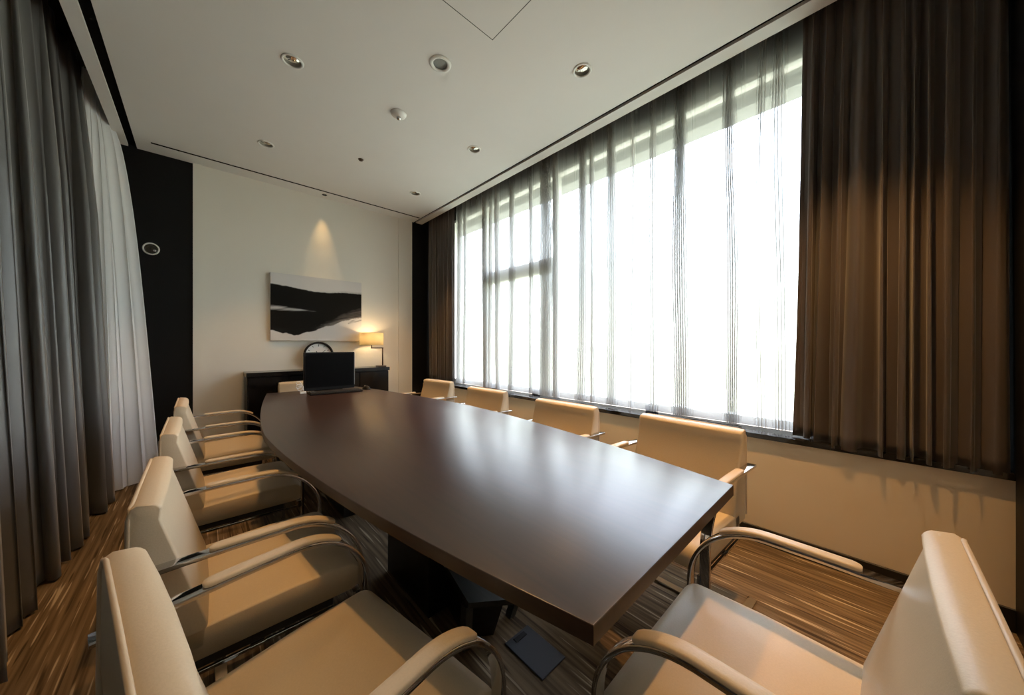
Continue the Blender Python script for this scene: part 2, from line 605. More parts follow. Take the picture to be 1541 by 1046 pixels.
# ------------------------------------------------------------------ curtains
def curtain(name, label, cat, m, path, ztop, zbot, pleats, ampl, over, seed, n_per=14, nv=26, irr=0.6, top_k=0.4, grow=0.7, group=None, hem=True, flare=0.0):
    """path(t, q) -> (x, y) of the cloth's mean line at fraction t along and q down; folds are added across it"""
    rnd = random.Random(seed)
    wid = [1 + irr * (rnd.random() * 2 - 1) for _ in range(pleats)]
    tot = sum(wid)
    wid = [q / tot for q in wid]
    amp = [1 + irr * (rnd.random() * 2 - 1) for _ in range(pleats)]
    ov = [max(0.0, 1 + 1.5 * irr * (rnd.random() * 2 - 1)) for _ in range(pleats)]
    fl = [rnd.random() * 2 - 1 for _ in range(pleats)]
    cols = []
    acc = 0.0
    for i in range(pleats):
        for k in range(n_per):
            cols.append((i, k / n_per, acc + wid[i] * k / n_per, wid[i]))
        acc += wid[i]
    cols.append((pleats - 1, 1.0, 1.0, wid[-1]))
    bm = B()
    grid = []
    for j in range(nv + 1):
        q = j / nv
        row = []
        g = top_k + (1 - top_k) * min(1.0, (q / 0.35)) ** grow
        for (i, f, tt, wd) in cols:
            i2 = min(i + 1, pleats - 1) if f > 0.5 else max(i - 1, 0)
            mixf = abs(f - 0.5)
            a_ = amp[i] * (1 - mixf) + amp[i2] * mixf
            o_ = ov[i] * (1 - mixf) + ov[i2] * mixf
            x0, y0 = path(tt, q)
            x1, y1 = path(min(1, tt + 0.004), q)
            xm, ym = path(max(0, tt - 0.004), q)
            d = Vector((x1 - xm, y1 - ym))
            if d.length < 1e-9:
                d = Vector((0, 1))
            d.normalize()
            n = Vector((-d.y, d.x))
            ph = 2 * PI * f
            wv = noise.noise(Vector((tt * 9.0, q * 2.2, seed * 3.7))) * 0.35
            L = ((path(1, q)[0] - path(0, q)[0]) ** 2 + (path(1, q)[1] - path(0, q)[1]) ** 2) ** .5
            dx = ampl * a_ * g * (math.sin(ph + wv) + 0.25 * math.sin(2 * ph + fl[i] * 2))
            dt = over * o_ * g * wd * L * math.sin(2 * ph + wv * 2) + flare * fl[i] * q * wd * L * math.sin(PI * f)
            z = ztop + (zbot(tt) - ztop) * q if callable(zbot) else ztop + (zbot - ztop) * q
            row.append(bm.verts.new((x0 + n.x * dx + d.x * dt, y0 + n.y * dx + d.y * dt, z)))
        grid.append(row)
    for a, c in zip(grid, grid[1:]):
        for k in range(len(a) - 1):
            bm.faces.new((a[k], a[k + 1], c[k + 1], c[k]))
    o = obj(name, bm, m, None, True)
    tag(o, label, cat, group)
    return o

def add_solid(o, th):
    md = o.modifiers.new('thickness', 'SOLIDIFY')
    md.thickness = th
    md.offset = 0
    return o

def window_sheer():
    """gathered voile: flat lengths between tight bunches of folds, pinch pleats along the heading"""
    X0, YA, YB = 2.715, 4.08, 0.21
    rnd = random.Random(3)
    bunch = [(4.00, .06, 3), (3.87, .03, 2), (3.42, .06, 4), (3.30, .035, 2), (3.17, .05, 3), (2.93, .05, 3), (2.62, .03, 2), (2.38, .10, 6), (2.24, .05, 3),
             (1.93, .07, 4), (1.80, .03, 2), (1.60, .065, 4), (1.40, .02, 1), (1.22, .035, 2), (1.02, .075, 6), (0.68, .055, 5), (0.50, .03, 2), (0.40, .05, 3)]
    ys = []
    y = YA
    while y > YB:
        inb = any(abs(y - c) < w_ * 1.3 for c, w_, n_ in bunch)
        ys.append(y)
        y -= 0.0018 if inb else 0.0075
    b = B()
    NV = 44
    zt, zb = 3.42, 0.700
    rows = []
    for j in range(NV + 1):
        q = (j / NV) ** 1.25
        z = zt + (zb - zt) * q
        row = []
        for y in ys:
            dx = 0.010 * math.sin(y * 7.3 + q * 1.1) + 0.007 * math.sin(y * 19 + 1.3 + q * 2)
            dy = 0.0
            ph = ((y * 9.2) % 1.0) - 0.5
            pin = max(0.0, 1 - q / 0.22) ** 1.3
            dx += pin * 0.030 * math.exp(-(ph / 0.13) ** 2) * math.cos(ph * 34)
            dy += pin * 0.016 * math.exp(-(ph / 0.16) ** 2) * math.sin(ph * 30)
            for c, w_, n_ in bunch:
                cc = c + 0.03 * noise.noise(Vector((c * 5, q * 1.5, 2.0))) + 0.02 * (q - .5) * math.sin(c * 31)
                w_, n_ = w_ * 1.8, n_
                ww = w_ * (0.55 + 0.45 * min(1, q * 2.5)) * (1 + .25 * noise.noise(Vector((c * 9, q * 2.5, 5.0))))
                f = (y - cc) / ww
                if abs(f) < 0.6:
                    e = math.cos(f / 0.6 * PI / 2) ** 0.7
                    dx += e * 0.030 * math.sin(2 * PI * f * n_ * 1.55)
                    dy += e * (ww / n_) * 0.12 * math.sin(4 * PI * f * n_ * 1.55)
            row.append(b.verts.new((X0 + dx, y + dy, z + 0.004 * math.sin(y * 5) * q)))
        rows.append(row)
    for a, c in zip(rows, rows[1:]):
        for k in range(len(a) - 1):
            b.faces.new((a[k], a[k + 1], c[k + 1], c[k]))
    o = obj('sheer_curtain', b, M['sheer'], None, True)
    return tag(o, 'long white sheer curtain drawn across the bright window', 'curtain')
window_sheer()
add_solid(curtain('drape', 'wide brown satin drape at the right end of the window', 'curtain', M['drape'],
        lambda t, q: (2.625 - 0.050 * q * min(1, max(0, (t - .1) * 4)), 0.275 + 0.06 * q * (1 - t) + (-0.405 - 0.275) * t), 3.42,
        lambda t: 0.695 if t < 0.12 else 0.672, 11, 0.045, 0.17, 5, n_per=18, nv=40, irr=0.55, top_k=0.55, flare=0.6), 0.003)
add_solid(curtain('drape', 'narrow brown drape gathered in the far window corner beside the black niche', 'curtain', M['drape'],
        lambda t, q: (2.635, 4.74 + (4.03 - 4.74) * t - 0.04 * q * (1 - t)), 3.42, 0.715, 8, 0.034, 0.12, 21, n_per=16, nv=30, irr=0.5, top_k=0.55, flare=0.4), 0.003)
add_solid(curtain('drape', 'floor-length brown satin drape, daylight grey in its colour, hanging along the left wall', 'curtain', M['drape_daylit'],
        lambda t, q: (-0.735 + 0.135 * q + 0.015 * math.sin(t * 9), -0.35 + (4.10 + 0.35 - 0.06 * q) * t), 3.42, 0.012, 25, 0.068, 0.15, 31, n_per=14, nv=40, irr=0.5, top_k=0.5, flare=0.5), 0.003)
def lsheer(t, q):
    z = 3.42 + (0.012 - 3.42) * q
    xe = -0.560 + 0.295 * min(1.0, max(0.0, (3.15 - z) / 3.15)) ** 0.62
    return (-0.66 + (xe + 0.66) * t, 4.20 + (4.60 - 4.20) * t)
curtain('sheer_curtain', 'floor-length white sheer curtain bulging into the left far corner', 'curtain', M['sheer_left'],
        lsheer, 3.42, 0.012, 5, 0.020, 0.10, 41, n_per=18, nv=36, irr=0.5, top_k=0.6)

# ------------------------------------------------------------------ table
TX, TY0, TY1, TZ = 0.910, 0.323, 4.07, 0.765
tb = thing('conference_table', 'long boat-shaped dark brown wooden conference table in the middle of the room', 'table', (TX, (TY0 + TY1) / 2, 0))
def boat(inset=0.0, n=24):
    hl = (TY1 - TY0) / 2 - inset
    pts = []
    for s in (1, -1):
        for k in range(n + 1):
            u = -1 + 2 * k / n
            uu = u * s
            hw = 0.655 - 0.235 * (abs(uu) ** (1.42 if uu > 0 else 1.85)) - inset
            pts.append((s * hw, s * u * hl))
    return pts
b = B()
f = prism(b, boat(), TZ - 0.036, TZ, mi=1)
f[1].material_index = 0
es = [e for e in b.edges if all(abs(v.co.z - TZ) < 1e-5 for v in e.verts)]
bmesh.ops.bevel(b, geom=es, offset=0.0025, segments=2, profile=0.5, affect='EDGES')
autosmooth(obj('tabletop', b, None, tb, mats=[M['table'], M['table_edge']]), 25)
b = B()
prism(b, boat(0.10), TZ - 0.060, TZ - 0.036)
obj('subtop', b, M['pedestal'], tb)
for yc, s in ((1.42 - 2.1965, 1), (2.98 - 2.1965, -1)):
    b = B()
    box(b, -0.15, 0.15, min(yc - s * .05, yc + s * .40), max(yc - s * .05, yc + s * .40), 0.0, TZ - 0.060, 0.004, 1)
    obj('pedestal', b, M['pedestal'], tb)
    top = [(-0.161, yc - s * 0.374), (0.012, yc - s * 0.503), (0.185, yc - s * 0.374), (0.13, yc - s * 0.052), (-0.09, yc - s * 0.052)]
    cx, cy = 0.012, yc - s * .052
    def inset(f):
        return [(cx + (p[0] - cx) * f, cy + (p[1] - cy) * f) for p in top]
    b = B()
    prism(b, inset(0.58), 0.0, 0.240, inset(0.78))
    obj('pedestal_foot', b, M['pedestal'], tb)
    b = B()
    prism(b, top, 0.240, 0.262)
    obj('foot_plate', b, M['foot_plate'], tb)
    for p, q in zip(top[0:3:2], inset(0.72)[0:3:2]):
        b = B()
        e = 0.017
        prism(b, [(q[0] - e, q[1] - e), (q[0] + e, q[1] - e), (q[0] + e, q[1] + e), (q[0] - e, q[1] + e)], 0.0, 0.240,
              [(p[0] * .93 - e + .0008, p[1] + s * .024 - e), (p[0] * .93 + e, p[1] + s * .024 - e), (p[0] * .93 + e, p[1] + s * .024 + e), (p[0] * .93 - e, p[1] + s * .024 + e)])
        obj('foot_strut', b, M['foot_plate'], tb)

# ------------------------------------------------------------------ armchairs
def make_chair(label):
    c = thing('armchair', label, 'chair', (0, 0, 0), 0, 'cream leather armchairs around the table')
    OX = -0.22
    def P(s):
        return s + OX
    # seat: upholstered block, rounded front
    b = B()
    prof = [(0.04, .362), (0.46, .362)] + arc(0.487, 0.398, 0.036, -90, 0, 4) + arc(0.470, 0.405, 0.055, 0, 90, 6) + [(0.30, .462), (0.15, .455), (0.04, .450)]
    prof = [(P(x), z) for x, z in prof]
    W = 0.262
    def cap(y, inset):
        cx = sum(p[0] for p in prof) / len(prof)
        cz = 0.41
        return [b.verts.new((cx + (x - cx) * (1 - inset * 2.2), y, cz + (z - cz) * (1 - inset * 9))) for x, z in prof]
    rows = []
    ys = [(-W, .014), (-W + .004, .006), (-W + .014, .0), (-W * .5, -.003), (0, -.005), (W * .5, -.003), (W - .014, 0), (W - .004, .006), (W, .014)]
    for y, ins in ys:
        rows.append(cap(y, ins))
    for a, d in zip(rows, rows[1:]):
        for k in range(len(prof)):
            b.faces.new((a[k], a[(k + 1) % len(prof)], d[(k + 1) % len(prof)], d[k]))
    b.faces.new(rows[0][::-1])
    b.faces.new(rows[-1])
    bmesh.ops.recalc_face_normals(b, faces=b.faces[:])
    autosmooth(obj('seat', b, M['leather'], c), 55)
    b = B()
    box(b, P(0.0), P(0.43), -W + .01, W - .01, 0.335, 0.3615, 0.003, 1)
    obj('seat_pan', b, M['seat_pan'], c)
    # backrest: wedge, thin rounded top, nearly upright rear
    b = B()
    pr = [(-0.030, .40), (0.10, .40), (0.105, .46), (0.052, .645), (0.012, .785)] + arc(-0.006, 0.806, 0.022, 15, 85, 4) + [(-0.030, .832), (-0.040, .826), (-0.044, .80), (-0.046, .62)]
    pr = [(P(x), z) for x, z in pr]
    cx = P(0.01)
    cz = 0.61
    rows = []
    for y, ins in ((-W, .010), (-W + .003, .003), (-W + .010, 0), (-W * .5, 0), (0, 0), (W * .5, 0), (W - .010, 0), (W - .003, .003), (W, .010)):
        bow = 0.006 * (1 - (y / W) ** 2)
        rows.append([b.verts.new((x + (bow if x > cx else 0) - (ins * 0.5 if x > P(-0.02) else 0), y, cz + (z - cz) * (1 - ins * .9))) for x, z in pr])
    for a, d in zip(rows, rows[1:]):
        for k in range(len(pr)):
            b.faces.new((a[k], a[(k + 1) % len(pr)], d[(k + 1) % len(pr)], d[k]))
    b.faces.new(rows[0][::-1])
    b.faces.new(rows[-1])
    bmesh.ops.recalc_face_normals(b, faces=b.faces[:])
    bk = autosmooth(obj('backrest', b, M['leather'], c), 50)
    b = B()
    tube(b, [(P(-.046), -W, .42), (P(-.047), -W, .60), (P(-.045), -W + .001, .80), (P(-.042), -W + .012, .825), (P(-.040), -W + .03, .829), (P(-.040), 0, .831), (P(-.040), W - .03, .829), (P(-.042), W - .012, .825), (P(-.045), W - .001, .80), (P(-.047), W, .60), (P(-.046), W, .42)], 0.0045, 8)
    pp = obj('piping', b, M['piping'], bk, True)
    # flat-bar side loops, pads, rear floor bar
    path = [(-0.060, .660), (0.06, .664), (0.18, .667), (0.30, .667)] + arc(0.30, 0.455, 0.212, 88, 0, 16) + [(0.512, .30), (0.512, .07)] + arc(0.454, 0.065, 0.058, 0, -90, 8) + [(0.30, .007), (0.10, .007), (-0.065, .007)]
    path = [(P(x), z) for x, z in path]
    for s in (1, -1):
        b = B()
        y0, y1 = (0.2655, 0.3015) if s > 0 else (-0.3015, -0.2655)
        ribbon(b, path, 0.012, y0, y1, 0.0012)
        autosmooth(obj('side_frame', b, M['chrome'], c), 40)
        b = B()
        pc = [(0.108, .6725), (0.111, .6727), (0.117, .673), (0.126, .6735), (0.20, .6745), (0.30, .6745)] + arc(0.30, 0.455, 0.2195, 86, 57, 8)
        ext = {0: .35, 1: .70, 2: .90}
        n = len(pc)
        rings = []
        for i, (x, z) in enumerate(pc):
            a = Vector(pc[max(0, i - 1)])
            e2 = Vector(pc[min(n - 1, i + 1)])
            d = (e2 - a).normalized()
            nn = Vector((-d.y, d.x)) * (1 if d.x > 0 else -1)
            e_ = ext.get(i, 1.0) if i < 3 else (.86 if i == n - 1 else 1.0)
            hw = 0.0185 * e_
            th = 0.0100 * (0.55 + .45 * e_)
            yc = (y0 + y1) / 2
            ring = []
            for (u, v) in ((-1, 0), (-1, .6), (-.85, .92), (-.4, 1), (.4, 1), (.85, .92), (1, .6), (1, 0)):
                ring.append(b.verts.new((P(x + nn.x * v * th), yc + u * hw, z + nn.y * v * th)))
            rings.append(ring)
        for a, d in zip(rings, rings[1:]):
            for k in range(8):
                b.faces.new((a[k], a[(k + 1) % 8], d[(k + 1) % 8], d[k]))
        b.faces.new(rings[0])
        b.faces.new(rings[-1])
        bmesh.ops.recalc_face_normals(b, faces=b.faces[:])
        autosmooth(obj('armrest_pad', b, M['leather'], c), 50)
    b = B()
    box(b, P(.13), P(.166), -.266, .266, .002, .012, 0.001, 1)
    obj('floor_crossbar', b, M['chrome'], c)
    b = B()
    box(b, P(.20), P(.236), -.2655, .2655, .326, .335, 0.001, 1)
    for q in (1, -1):
        box(b, P(.02), P(.50), q * .257 - .005, q * .257 + .005, .324, .334, 0.001, 1)
        box(b, P(.490), P(.506), q * .262 - .010, q * .262 + .010, .326, .360, 0.001, 1)
    obj('seat_support', b, M['chrome'], c)
    return c

def dup(root, label):
    r = root.copy()
    COL.objects.link(r)
    r['label'] = label
    for ch in list(root.children):
        d = ch.copy()
        COL.objects.link(d)
        d.parent = r
        for g in list(ch.children):
            e = g.copy()
            COL.objects.link(e)
            e.parent = d
    return r

# x, y of the backrest's front top edge centre, and the way the chair faces
CH = [
    (-0.050, 0.775, 10, 'cream armchair nearest the camera on the left long side of the table'),
    (-0.086, 1.535, 0, 'cream armchair on the left long side, second from the camera'),
    (-0.085, 2.480, 0, 'cream armchair on the left long side, third from the camera, before the white sheer curtain'),
    (-0.075, 3.430, 0, 'cream armchair on the left long side nearest the black wall panel and sideboard'),
    (1.915, 0.685, 177, 'cream armchair on the window side at the near table corner, nearest of its row'),
    (1.893, 1.500, 180, 'cream armchair on the window side, second from the near table corner'),
    (1.953, 2.463, 181, 'cream armchair on the window side, third from the near table corner'),
    (2.022, 3.450, 184, 'cream armchair on the window side at the far end, in front of the narrow drape'),
    (0.940, -0.090, 90, 'large cream armchair in the right foreground drawn up to the near end of the table'),
    (0.900, 4.400, 270, 'cream armchair at the far table end, only its backrest showing left of the monitor'),
]
first = None
for x, y, a, lab in CH:
    if first is None:
        first = make_chair(lab)
        o = first
    else:
        o = dup(first, lab)
    o.location = (x + 0.22 * math.cos(R(a)), y + 0.22 * math.sin(R(a)), 0)
    o.rotation_euler = (0, 0, R(a))

# ------------------------------------------------------------------ sideboard and what stands on it
SBX0, SBX1, SBY, SBZ = 0.365, 1.905, 4.490, 0.945
sb = thing('sideboard', 'black glossy sideboard against the far wall behind the table', 'cabinet', ((SBX0 + SBX1) / 2, (SBY + YF) / 2, 0))
ox, oy = sb.location.x, sb.location.y
def sbox(name, m, x0, x1, y0, y1, z0, z1, bev=0.002, parent=sb):
    b = B()
    box(b, x0 - ox, x1 - ox, y0 - oy, y1 - oy, z0, z1, bev, 1)
    return obj(name, b, m, parent)
sbox('body', M['sideboard_body'], SBX0 + .01, SBX1 - .01, SBY + 0.03, YF + .010, 0.06, SBZ - 0.045)
sbox('plinth', M['sideboard_body'], SBX0 + .04, SBX1 - .04, SBY + 0.06, YF + .008, 0.0, 0.06)
sbox('top', M['sideboard'], SBX0, SBX1, SBY, YF + .010, SBZ - 0.045, SBZ, 0.003)
n = 4
ww = (SBX1 - SBX0 - .02) / n
for i in range(n):
    x0 = SBX0 + .01 + i * ww
    d = sbox('door', M['sideboard'], x0 + .004, x0 + ww - .004, SBY + 0.008, SBY + 0.028, 0.07, SBZ - 0.055)
    b = B()
    hx = x0 + (ww - .05 if i % 2 == 0 else .05) - ox
    box(b, hx - .005, hx + .005, SBY - 0.006 - oy, SBY + 0.008 - oy, 0.55, 0.70, 0.002, 1)
    obj('handle', b, M['chrome'], d)

# picture
PX0, PX1, PZ0, PZ1, PY = 0.608, 1.630, 1.296, 2.092, YF + 0.012
pic = thing('painting', 'unframed abstract canvas of broad black brush strokes on white, on the far wall', 'picture', ((PX0 + PX1) / 2, PY, (PZ0 + PZ1) / 2))
b = B()
box(b, PX0 - pic.location.x, PX1 - pic.location.x, -0.040, -0.001, PZ0 - pic.location.z, PZ1 - pic.location.z, 0.002, 1)
obj('stretcher', b, M['canvas_side'], pic)
def interp(pts, u):
    for (a, va), (c, vc) in zip(pts, pts[1:]):
        if u <= c:
            f = (u - a) / (c - a)
            f = f * f * (3 - 2 * f)
            return va + (vc - va) * f
    return pts[-1][1]
UP = [(0, .160), (.15, .175), (.3, .200), (.45, .222), (.6, .218), (.8, .192), (1, .190)]
LO = [(0, .855), (.13, .895), (.245, .925), (.4, .865), (.6, .765), (.8, .665), (.9, .625), (1, .60)]
def paint(u, v):
    sv = v + .32 * u
    n1 = noise.noise(Vector((u * 3, sv * 30, 1.3))) * .5 + noise.noise(Vector((u * 6, sv * 75, 4.3))) * .35
    n2 = noise.noise(Vector((u * 30, v * 30, 7.1)))
    white = (0.72, 0.69, 0.66)
    black = (0.012, 0.011, 0.010)
    edge = 0.008 * n2
    up = interp(UP, u) + edge * .6
    lo = interp(LO, u) + edge
    def mixc(a, c, f):
        f = max(0.0, min(1.0, f))
        return tuple(p + (q - p) * f for p, q in zip(a, c))
    c = white
    ins = min((v - up) / 0.012, (lo - v) / 0.010)
    if v < up:
        c = mixc(white, (0.40, 0.37, 0.35), max(0, 1 - (up - v) / .03) * max(0, min(1, (u - .45) * 3)) * (0.6 + n1))
    if ins > 0:
        c = mixc(white, black, ins)
        # brushed grey sweep along the lower right edge
        dl = (lo - v)
        k = max(0, min(1, (u - .42) * 3.2)) * max(0, 1 - dl / (.05 + .22 * max(0, u - .4)))
        c = mixc(c, (0.30, 0.26, 0.235), k * (0.55 + 1.1 * n1))
        # pale streak from the left edge
        sc = .535 + .05 * u
        hw = (.046 + .016 * n1) * max(0, 1 - u / .50)
        if hw > 0 and u < .5:
            s1 = 1 - abs(v - sc + .02) / hw
            c = mixc(c, (0.58, 0.56, 0.54), max(0, s1) * 1.6 * (0.7 + 1.3 * n1) * (1 - u / .65))
        # dry brush flecks
        if .45 < u < .72:
            s2 = 1 - abs(v - (.775 - .30 * (u - .45))) / .022
            c = mixc(c, (0.36, 0.34, 0.32), max(0, s2) * (n1 * 1.6 + n2 * .5))
    elif v > lo and u > .83:
        s3 = 1 - abs(v - (lo + .055 - .16 * (u - .83))) / .03
        n3 = noise.noise(Vector((u * 9, (v + .5 * u) * 45, 9.0)))
        c = mixc(c, (0.05, 0.045, 0.04), max(0, s3) * (0.35 + n3 * 1.6))
    return c
b = B()
NU, NV = 220, 170
cl = b.loops.layers.float_color.new('paint')
hx, hz = (PX1 - PX0) / 2 - .001, (PZ1 - PZ0) / 2 - .001
g = [[b.verts.new((-hx + 2 * hx * i / NU, -0.0405, hz - 2 * hz * j / NV)) for i in range(NU + 1)] for j in range(NV + 1)]
pc = [[paint(i / NU, j / NV) for i in range(NU + 1)] for j in range(NV + 1)]
for j in range(NV):
    for i in range(NU):
        f = b.faces.new((g[j][i], g[j + 1][i], g[j + 1][i + 1], g[j][i + 1]))
        for lp, (jj, ii) in zip(f.loops, ((j, i), (j + 1, i), (j + 1, i + 1), (j, i + 1))):
            lp[cl] = (*pc[jj][ii], 1)
cv = obj('canvas', b, M['canvas'], pic)

# table lamp
LX, LY = 1.866, 4.635
lamp = thing('table_lamp', 'bronze swing-arm table lamp with a lit cream drum shade on the sideboard', 'lamp', (LX, LY, SBZ))
b = B()
box(b, -0.075, 0.03, -0.055, 0.055, 0.0, 0.014, 0.003, 2)
obj('base', b, M['bronze'], lamp)
b = B()
tube(b, [(0, 0, 0.014), (0, 0, 0.262)], 0.0085, 12)
obj('pole', b, M['bronze'], lamp, True)
b = B()
box(b, -0.160, 0.0085, -0.0075, 0.0075, 0.250, 0.264, 0.002, 1)
tube(b, [(-0.152, 0, 0.264), (-0.152, 0, 0.345)], 0.007, 10)
obj('arm', b, M['bronze'], lamp)
SHZ = 0.296
b = B()
lathe(b, [(0.150, SHZ), (0.150, SHZ + 0.165), (0.148, SHZ + 0.165), (0.148, SHZ)], 48, Matrix.Translation((-0.152, 0, 0)), closed=True)
obj('lamp_shade', b, M['shade'], lamp, True)
b = B()
for zz in (SHZ + .012,):
    for k in range(3):
        a = 2 * PI * k / 3 + .4
        tube(b, [(-0.152, 0, zz), (-0.152 + .148 * math.cos(a), .148 * math.sin(a), zz)], 0.002, 6)
obj('shade_ring', b, M['bronze'], lamp)
b = B()
bmesh.ops.create_uvsphere(b, u_segments=16, v_segments=12, radius=0.024, matrix=Matrix.Translation((-0.152, 0, 0.372)))
obj('bulb', b, M['lampbulb'], lamp, True)
ld = bpy.data.lights.new('lamp_light', 'POINT')
ld.energy = LAMP_W
ld.color = (1.0, 0.72, 0.40)
ld.shadow_soft_size = 0.03
lo_ = bpy.data.objects.new('lamp_light', ld)
COL.objects.link(lo_)
lo_.parent = lamp
lo_.location = (-0.152, 0, 0.385)

# clock
CKX, CKY, CKR = 1.098, 4.735, 0.168
ck = thing('clock', 'round black-rimmed clock with a white face behind the monitor on the sideboard', 'clock', (CKX, CKY, SBZ))
tilt = Matrix.Translation((0, 0, CKR)) @ Matrix.Rotation(R(84), 4, 'X')
b = B()
lathe(b, [(CKR, 0), (CKR, 0.030), (CKR - .008, 0.036), (CKR - .020, 0.036), (CKR - .022, 0.012), (CKR - .022, 0)], 48, tilt, closed=True)
obj('rim', b, M['black_plastic'], ck, True)
b = B()
lathe(b, [(0.0, 0.010), (CKR - .022, 0.010), (CKR - .022, 0.002), (0.0, 0.002)], 48, tilt)
fc = obj('clock_face', b, M['clock_face'], ck)
for k in range(12):
    a = PI / 2 - 2 * PI * k / 12
    rr = CKR - .045
    mm = tilt @ Matrix.Translation((rr * math.cos(a), rr * math.sin(a), 0.0115)) @ Matrix.Rotation(a, 4, 'Z')
    b = B()
    bmesh.ops.create_cube(b, size=1, matrix=mm @ Matrix.Diagonal((0.026 if k % 3 == 0 else .016, 0.007, 0.002, 1)))
    obj('hour_mark', b, M['black_plastic'], fc)
for nm, ln, wd, aa in (('hour_hand', .070, .008, 120), ('minute_hand', .110, .005, 40)):
    b = B()
    a = R(aa)
    bmesh.ops.create_cube(b, size=1, matrix=tilt @ Matrix.Rotation(a, 4, 'Z') @ Matrix.Translation((ln / 2 - .012, 0, 0.0145)) @ Matrix.Diagonal((ln, wd, 0.002, 1)))
    obj(nm, b, M['black_plastic'], fc)

# ------------------------------------------------------------------ computer on the table
MX, MY = 1.002, 3.86
mo = thing('monitor', 'black flat monitor, switched off, at the far end of the table', 'monitor', (MX, MY, TZ))
HW = 0.238
b = B()
box(b, -HW, HW, -0.016, 0.030, 0.015, 0.402, 0.006, 2)
cs = obj('casing', b, M['black_plastic'], mo)
b = B()
box(b, -HW + .014, HW - .014, -0.0175, -0.015, 0.045, 0.388)
obj('screen', b, M['screen'], mo)
b = B()
box(b, HW + 0.0005, HW + 0.004, -0.010, 0.022, 0.05, 0.395, 0.001, 1)
obj('side_trim', b, M['silver_plastic'], mo)
b = B()
box(b, -.04, .04, 0.030, 0.055, 0.010, 0.25, 0.004, 2)
obj('stand', b, M['black_plastic'], mo)
b = B()
lathe(b, [(0.115, 0.0), (0.115, 0.008), (0.10, 0.013), (0.0, 0.013)], 40, Matrix.Translation((0, 0.045, 0)) @ Matrix.Diagonal((1.15, .85, 1, 1)))
obj('stand_base', b, M['black_plastic'], mo, True)
b = B()
lathe(b, [(0.0, 0), (0.008, 0), (0.008, 0.025), (0, 0.025)], 16, Matrix.Translation((-HW - .026, 0.02, 0.215)) @ Matrix.Rotation(R(90), 4, 'Y'))
obj('side_knob', b, M['black_plastic'], mo, True)

kb = thing('keyboard', 'black computer keyboard lying in front of the monitor', 'keyboard', (1.000, 3.655, TZ), R(-3))
b = B()
box(b, -0.235, 0.235, -0.080, 0.080, 0.0, 0.018, 0.005, 2)
obj('base', b, M['black_plastic'], kb)
b = B()
for r_ in range(6):
    nk = 18 if r_ else 14
    for k in range(22):
        if r_ == 0 and 4 <= k <= 8:
            continue
        x = -0.222 + k * 0.0205
        y = -0.064 + r_ * 0.0225
        box(b, x, x + 0.0175, y, y + 0.018, 0.016, 0.0245)
    if r_ == 0:
        box(b, -0.222 + 4 * .0205, -0.222 + 9 * .0205 - .003, -0.064, -0.046, 0.016, 0.0245)
kk = obj('keys', b, M['key'], kb)

ms = thing('mouse', 'small black computer mouse to the right of the keyboard', 'mouse', (1.320, 3.715, TZ), R(8))
b = B()
bmesh.ops.create_uvsphere(b, u_segments=24, v_segments=16, radius=1.0, matrix=Matrix.Diagonal((0.034, 0.060, 0.040, 1)))
bmesh.ops.bisect_plane(b, geom=b.verts[:] + b.edges[:] + b.faces[:], plane_co=(0, 0, 0), plane_no=(0, 0, -1), clear_outer=True)
bmesh.ops.holes_fill(b, edges=[e for e in b.edges if len(e.link_faces) == 1], sides=100)
obj('shell', b, M['black_plastic'], ms, True)
b = B()
lathe(b, [(0.010, -0.003), (0.010, 0.003)], 16, Matrix.Translation((0, 0.030, 0.030)) @ Matrix.Rotation(R(90), 4, 'Y'))
obj('scroll_wheel', b, M['silver_plastic'], ms, True)

wc = thing('coiled_cable', 'small looped white cable with a white plug beside the left edge of the monitor', 'cable', (0.728, 3.80, TZ))
b = B()
pts = []
for k in range(41):
    a = 2 * PI * k / 16
    pts.append((-0.012 + 0.026 * math.cos(a) + .010 * math.sin(a * .4), 0.010 * math.sin(a * .5), 0.060 + 0.026 * math.sin(a) + .0015 * k - .02))
pts += [(0.018, 0, 0.07), (0.022, 0, 0.04), (0.024, 0, 0.022)]
tube(b, pts, 0.0035, 8)
obj('cord', b, M['white_plastic'], wc, True)
b = B()
box(b, -0.010, 0.045, -0.016, 0.016, 0.0, 0.022, 0.006, 2)
obj('plug', b, M['white_plastic'], wc)

# ------------------------------------------------------------------ ceiling fittings
def downlight(x, y, r, label, lit=True, watt=DOWN_W, group='recessed ceiling downlights', tilt=(0, 0), dark=False):
    d = thing('downlight', label, 'ceiling light', (x, y, ZC), 0, group)
    b = B()
    lathe(b, [(r * .80, 0.004), (r * .82, -0.004), (r * .90, -0.007), (r * 1.0, -0.006), (r * 1.06, -0.001), (r * 1.06, 0.001), (r * .95, 0.004)], 40, None, closed=True)
    obj('trim_ring', b, M['white_metal'] if not dark else M['chrome'], d, True)
    b = B()
    lathe(b, [(r * .92, 0.002), (r * .86, 0.03), (r * .70, 0.07), (r * .45, 0.10), (r * .30, 0.105)], 40)
    obj('reflector', b, M['reflector'], d, True)
    b = B()
    box(b, -r * .80, r * .80, -0.003, 0.003, 0.012, 0.034, 0.001, 1)
    obj('baffle', b, M['dark_reflector'], d)
    b = B()
    lathe(b, [(0, 0.062), (r * .26, 0.064), (r * .30, 0.08), (r * .2, 0.10), (0, 0.10)], 24)
    obj('bulb', b, M['bulb'], d, True)
    if lit:
        l = bpy.data.lights.new('spot_light', 'SPOT')
        l.energy = watt
        l.color = WARM
        l.spot_size = R(72)
        l.spot_blend = 0.6
        l.shadow_soft_size = 0.03
        lo = bpy.data.objects.new('spot_light', l)
        COL.objects.link(lo)
        lo.parent = d
        lo.location = (0, 0, 0.0)
        lo.rotation_euler = tilt + (0,)
    return d
